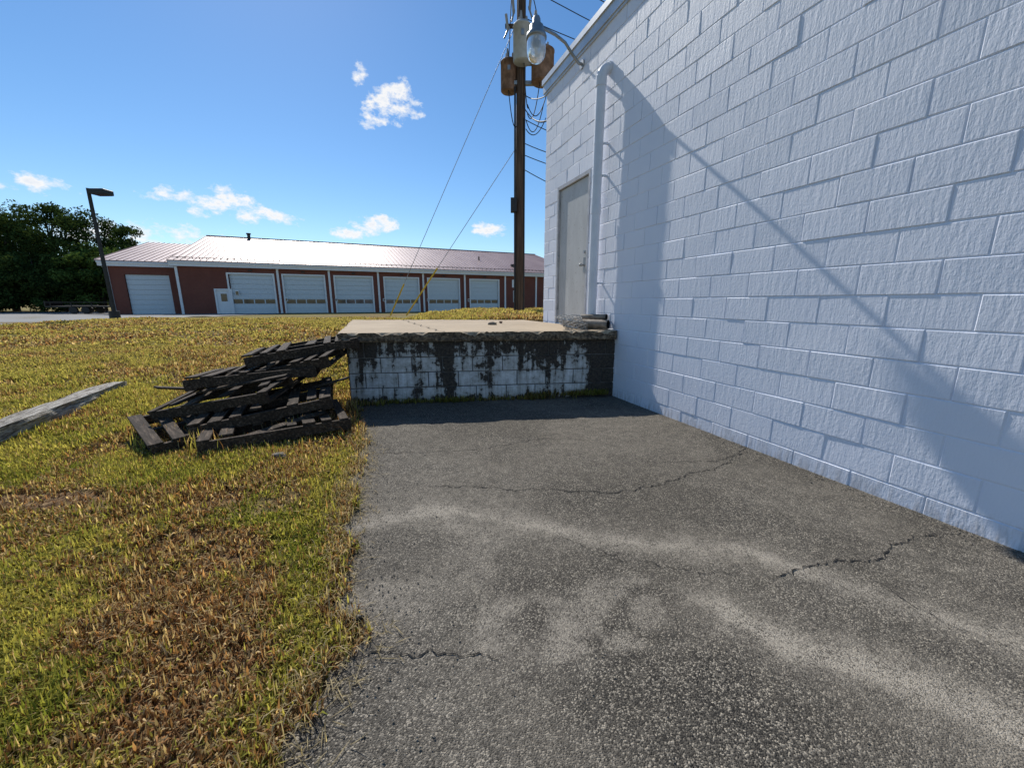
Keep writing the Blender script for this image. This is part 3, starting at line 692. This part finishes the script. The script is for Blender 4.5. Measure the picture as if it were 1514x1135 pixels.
mb.box((a_+.08,.1,0),(b_-.08,.16,h_-.08)); mb.box((a_+.5,.08,1.5),(b_-.5,.097,2.4),1)
mb.box((5.45,-.06,2.2),(5.85,-.003,2.8)); mb.box((5.5,-.075,2.25),(5.8,-.062,2.7),1)
for i in range(5):
    x=TB*(doors[i]+doors[i+1])/2+.45; mb.box((x,-.05,1.5),(x+.35,-.003,1.9),0); mb.box((x+.05,-.06,1.56),(x+.3,-.052,1.84),1)
mb.box((TB*.90,-.05,1.4),(TB*.90+1.0,-.003,3.2)); mb.box((TB*.90+.08,-.08,1.5),(TB*.90+.92,-.052,3.1),1)
mb.box((TB*.90-.2,-.05,3.7),(TB*.90+1.4,-.003,4.9)); 
mb.obj('entry_door_and_signs',[M_WHITE,M_GLASS],st)
mb=MB()
def slope(x0,x1,y0,z0,y1,z1,th=.12,rib=.6):
    mb.add([(x0,y0,z0),(x1,y0,z0),(x1,y1,z1),(x0,y1,z1),(x0,y0,z0-th),(x1,y0,z0-th),(x1,y1,z1-th),(x0,y1,z1-th)],[(0,1,2,3),(4,5,6,7),(0,1,5,4),(1,2,6,5),(2,3,7,6),(3,0,4,7)])
    x=x0+.03
    while x<x1:
        mb.add([(x-.02,y0,z0+.005),(x+.02,y0,z0+.005),(x+.02,y1,z1+.005),(x-.02,y1,z1+.005),(x-.02,y0,z0+.07),(x+.02,y0,z0+.07),(x+.02,y1,z1+.07),(x-.02,y1,z1+.07)],[(4,5,6,7),(0,1,5,4),(1,2,6,5),(3,0,4,7)]); x+=rib
slope(-.4,T+.5,-.75,EH+.03,WD,rz+.1); slope(-.4,T+.5,2*WD+.75,EH+.03,WD,rz+.1)
slope(-LW-.5,-.41,.95,EH-.1,WD*.93,9.8); slope(-LW-.5,-.41,WD*1.86,EH-.1,WD*.93,9.8)
mb.box((-.4,WD-.25,rz+.1),(T+.5,WD+.25,rz+.2))
mb.obj('metal_roof',M_ROOF,st)
mb=MB(); mb.tube([(5.2,WD-1,rz-.4),(5.2,WD-1,rz+.55)],.22,12); mb.tube([(5.2,WD-1,rz+.55),(5.2,WD-1,rz+.72)],.32,12)
mb.tube([(40,8,8),(40,8,9.1)],.12); mb.box((44,3,6.9),(44.8,3.5,7.6))
for i in range(int(T/.68)): 
    x=.3+i*.68; mb.box((x,.35,EH+.36),(x+.08,.45,EH+.50))
mb.box((-.2,.38,EH+.44),(T+.3,.42,EH+.5))
mb.obj('roof_vents_and_snow_rail',M_DARK,st)
mb=MB()
for x in [q*TB for q in doors]: mb.box((x-.2,-.2,DHt+.35),(x+.2,-.004,DHt+.5))
mb.obj('wall_lights',M_DARK,st)
# ---------------------------------------------------------------- trees
def tree(x,y,h,r,base,col,n=9000,leaf=.42,name='deciduous_tree',clumps=64):
    e=empty(name,(x,y,base)); rr=np.random.default_rng(int(abs(x*13+y*7)))
    mb=MB(); mb.tube([(0,0,-.3),(.1,0,h*.25),(.0,.1,h*.5),(.1,0,h*.8)],[h*.028,h*.022,h*.015,h*.004],10)
    cen=[]
    for i in range(clumps):
        u=rr.normal(size=3); u/=np.linalg.norm(u); q=rr.random()**.4
        zz=h*.50+u[2]*q*h*.46; prof=1-.5*max(0,(zz/h-.55)/.45)
        cen.append((u[0]*q*r*prof,u[1]*q*r*prof,max(zz,h*.07)))
    cen=np.array(cen)
    for i in range(0,clumps,4):
        c_=cen[i]; mb.tube([(0,0,max(h*.12,c_[2]*.55)),(c_[0]*.5,c_[1]*.5,c_[2]*.8),tuple(c_)],[h*.010,h*.006,h*.002],6)
    mb.obj('trunk_and_limbs',M_BARK,e)
    ci=rr.integers(0,clumps,n); cr=rr.uniform(.14,.27,clumps)*r
    d=rr.normal(size=(n,3)); d/=np.linalg.norm(d,axis=1)[:,None]; rad=cr[ci]*rr.random(n)**.45
    p=cen[ci]+d*rad[:,None]*np.array([1.15,1.15,.8])
    a1=rr.normal(size=(n,3)); a1/=np.linalg.norm(a1,axis=1)[:,None]; a2=np.cross(a1,d+.3*rr.normal(size=(n,3))); a2/=np.linalg.norm(a2,axis=1)[:,None]+1e-6
    s=leaf*rr.uniform(.5,1.2,n)[:,None]
    V=np.stack([p-a1*s*.5,p+a2*s*.3,p+a1*s*.5,p-a2*s*.3],1).reshape(-1,3)
    F=np.arange(n*4).reshape(n,4)
    o=npmesh('crown',V,F,M_LEAF,e,False)
    k_=rr.uniform(.6,1.3,clumps)[ci]*rr.uniform(.6,1.4,n)
    cl=np.ones((n,4,4),np.float32); cl[:,:,:3]=(np.array(col)[None,:]*k_[:,None])[:,None,:]
    a=o.data.attributes.new('col','FLOAT_COLOR','POINT'); a.data.foreach_set('color',cl.ravel())
    return e
G1=(.050,.080,.024);G2=(.085,.135,.034)
for x,y,h,r,c_ in [(-93,66,17,8,G1),(-84,63,17,7.8,G1),(-77,61,16.6,7.4,G1),(-70.5,62,16.6,7.4,G1),(-65,62,15.4,6.8,G1),(-60.5,64,13.2,6,G1),(-59.0,57,9.6,4.6,G2),(-67,56,9.2,5.4,G1),(-75,54,9,5.4,G1),(-56,66,10.5,5.4,G1),(-82,54,9.5,5.7,G1),(-62.5,55,6,4,G1),(-71,53,5,4,G1)]:
    tree(x,y,h,r,.15,c_,14000 if h>9 else 9000)
n=26000; ang=rng.uniform(-1.3,1.25,n); rad=rng.uniform(230,300,n); hh=12*(.6+.6*vn(ang*20,ang*0,1,3))
p=np.stack([np.sin(ang)*rad,np.cos(ang)*rad,hh*rng.random(n)**.7],1)
a1=rng.normal(size=(n,3)); a1/=np.linalg.norm(a1,axis=1)[:,None]; a2=np.cross(a1,rng.normal(size=(n,3))); a2/=np.linalg.norm(a2,axis=1)[:,None]
s=rng.uniform(1.2,3,n)[:,None]; V=np.stack([p-a1*s*.6,p+a2*s*.4,p+a1*s*.6,p-a2*s*.4],1).reshape(-1,3)
o=npmesh('distant_treeline',V,np.arange(n*4).reshape(n,4),M_LEAF,None,False)
cl=np.ones((n,4,4),np.float32); cl[:,:,:3]=(np.array([.04,.065,.025])[None,:]*rng.uniform(.6,1.3,n)[:,None])[:,None,:]
a=o.data.attributes.new('col','FLOAT_COLOR','POINT'); a.data.foreach_set('color',cl.ravel())
# ---------------------------------------------------------------- flatbed trailer
tr=empty('flatbed_trailer',(-51,47.5,.2),R(12)); mb=MB()
mb.bbox((-3.6,-1.1,.75),(3.0,1.1,.92),.02); mb.box((-3.6,-1.12,.92),(-3.5,1.12,1.5)); mb.box((3.0,-.08,.70),(4.6,.08,.84)); 
for x in (-3,-1,1,2.8): mb.box((x-.04,-1.16,.8),(x+.04,-1.1,1.35))
mb.box((-3.5,-1.16,1.3),(2.85,-1.1,1.38)); mb.bbox((-1.6,-1.25,.95),(1.6,-.95,1.05),.02)
mb.obj('deck_and_rails',M_DARK,tr); mb=MB()
for x in (-.9,.3):
    for y in (-1.2,1.0): mb.tube([(x,y,.42),(x,y+.22,.42)],.42,20); 
mb.tube([(4.2,0,0),(4.2,0,.8)],.06)
mb.obj('wheels',M_WIRE,tr)

# ---------------------------------------------------------------- world
w=bpy.data.worlds.new('World'); sc.world=w; w.use_nodes=True; nt=w.node_tree; nt.nodes.clear()
out=N(nt,'ShaderNodeOutputWorld'); sky=N(nt,'ShaderNodeTexSky',sky_type='NISHITA'); sky.sun_disc=False
EL,AZ=42.6,-28.4
sky.sun_elevation=R(EL); sky.sun_rotation=R(AZ)%(2*math.pi); sky.air_density=1.0; sky.dust_density=.08; sky.ozone_density=3.0; sky.altitude=0
hs=N(nt,'ShaderNodeHueSaturation'); hs.inputs['Saturation'].default_value=1.2; L(nt,sky.outputs[0],hs.inputs['Color'])
bg=N(nt,'ShaderNodeBackground'); bg.inputs[1].default_value=.125; L(nt,hs.outputs[0],bg.inputs[0])
v=coord(nt,'Generated'); sx=N(nt,'ShaderNodeSeparateXYZ'); L(nt,v,sx.inputs[0])
az=math_(nt,'ARCTAN2',sx.outputs[0],sx.outputs[1]); el=math_(nt,'ARCSINE',sx.outputs[2])
cb=N(nt,'ShaderNodeCombineXYZ'); L(nt,az,cb.inputs[0]); L(nt,el,cb.inputs[1])
cl=[(-15.4,23.0,2.8,1.9,1.05),(-14.6,24.2,1.7,1.5,1.05),(-17.4,21.6,2.4,.9,1.05),(-18.9,25.3,.9,1.3,.65),(-48,10.4,2.8,.8,.95),(-50.5,9.9,1.5,.4,.7),(-39.4,11.0,2.2,.8,.9),(-35.3,10.7,3.2,1.6,1.05),(-31.4,9.9,3.6,.8,1.05),(-18.6,9.9,3.0,1.0,1.05),(-21.9,8.6,2.4,.6,.95),(-3,9.7,2.4,.9,1),(-42.7,6.7,4.8,1.3,1.05),(-38.4,7.3,3.2,.9,1),(-52,6.2,3,.8,.8),(60,9,8,2,1),(-95,10,9,2,1)]
mx=None
for a0,e0,wa,we,s_ in cl:
    ma=N(nt,'ShaderNodeVectorMath',operation='MULTIPLY_ADD'); L(nt,cb.outputs[0],ma.inputs[0]); ma.inputs[1].default_value=(1/R(wa),1/R(we),0); ma.inputs[2].default_value=(-a0/wa,-e0/we,math.sqrt(max(0,1.1-s_)))
    dp=N(nt,'ShaderNodeVectorMath',operation='DOT_PRODUCT'); L(nt,ma.outputs[0],dp.inputs[0]); L(nt,ma.outputs[0],dp.inputs[1])
    mx=dp.outputs['Value'] if mx is None else math_(nt,'MINIMUM',mx,dp.outputs['Value'])
mx=math_(nt,'MAXIMUM',math_(nt,'SUBTRACT',1.25,mx),-1.9)
nz=noise(nt,v,26,8,.66,(1,1,1.6))
dn=math_(nt,'ADD',math_(nt,'MULTIPLY',mx,.42),math_(nt,'MULTIPLY',math_(nt,'SUBTRACT',nz,.5),3.6))
fac=ramp(nt,dn,[(.0,0.),(.25,.45),(.65,.97)])
cc_=ramp(nt,dn,[(.2,(.84,.90,.97)),(.6,(.99,.98,.97)),(1.,(.82,.86,.93))])
bg2=N(nt,'ShaderNodeBackground'); bg2.inputs[1].default_value=1.0; L(nt,cc_,bg2.inputs[0])
ms=N(nt,'ShaderNodeMixShader'); L(nt,fac,ms.inputs[0]); L(nt,bg.outputs[0],ms.inputs[1]); L(nt,bg2.outputs[0],ms.inputs[2]); L(nt,ms.outputs[0],out.inputs[0])
sd=bpy.data.lights.new('sun','SUN'); sd.energy=5.0; sd.angle=R(.5); sd.color=(1,.95,.87)
so=link(bpy.data.objects.new('sun',sd)); 
dirv=Vector((math.sin(R(AZ))*math.cos(R(EL)),math.cos(R(AZ))*math.cos(R(EL)),math.sin(R(EL))))
so.rotation_euler=dirv.to_track_quat('Z','Y').to_euler(); so.location=dirv*50
sc.view_settings.view_transform='Standard'; sc.view_settings.look='None'; sc.view_settings.exposure=0
cd=bpy.data.cameras.new('camera'); cd.sensor_width=36; cd.lens=13.55; cd.clip_start=.05; cd.clip_end=5000
co=link(bpy.data.objects.new('camera',cd)); co.location=(0,0,1.6); co.rotation_euler=(R(90-12.03),0,0); sc.camera=co
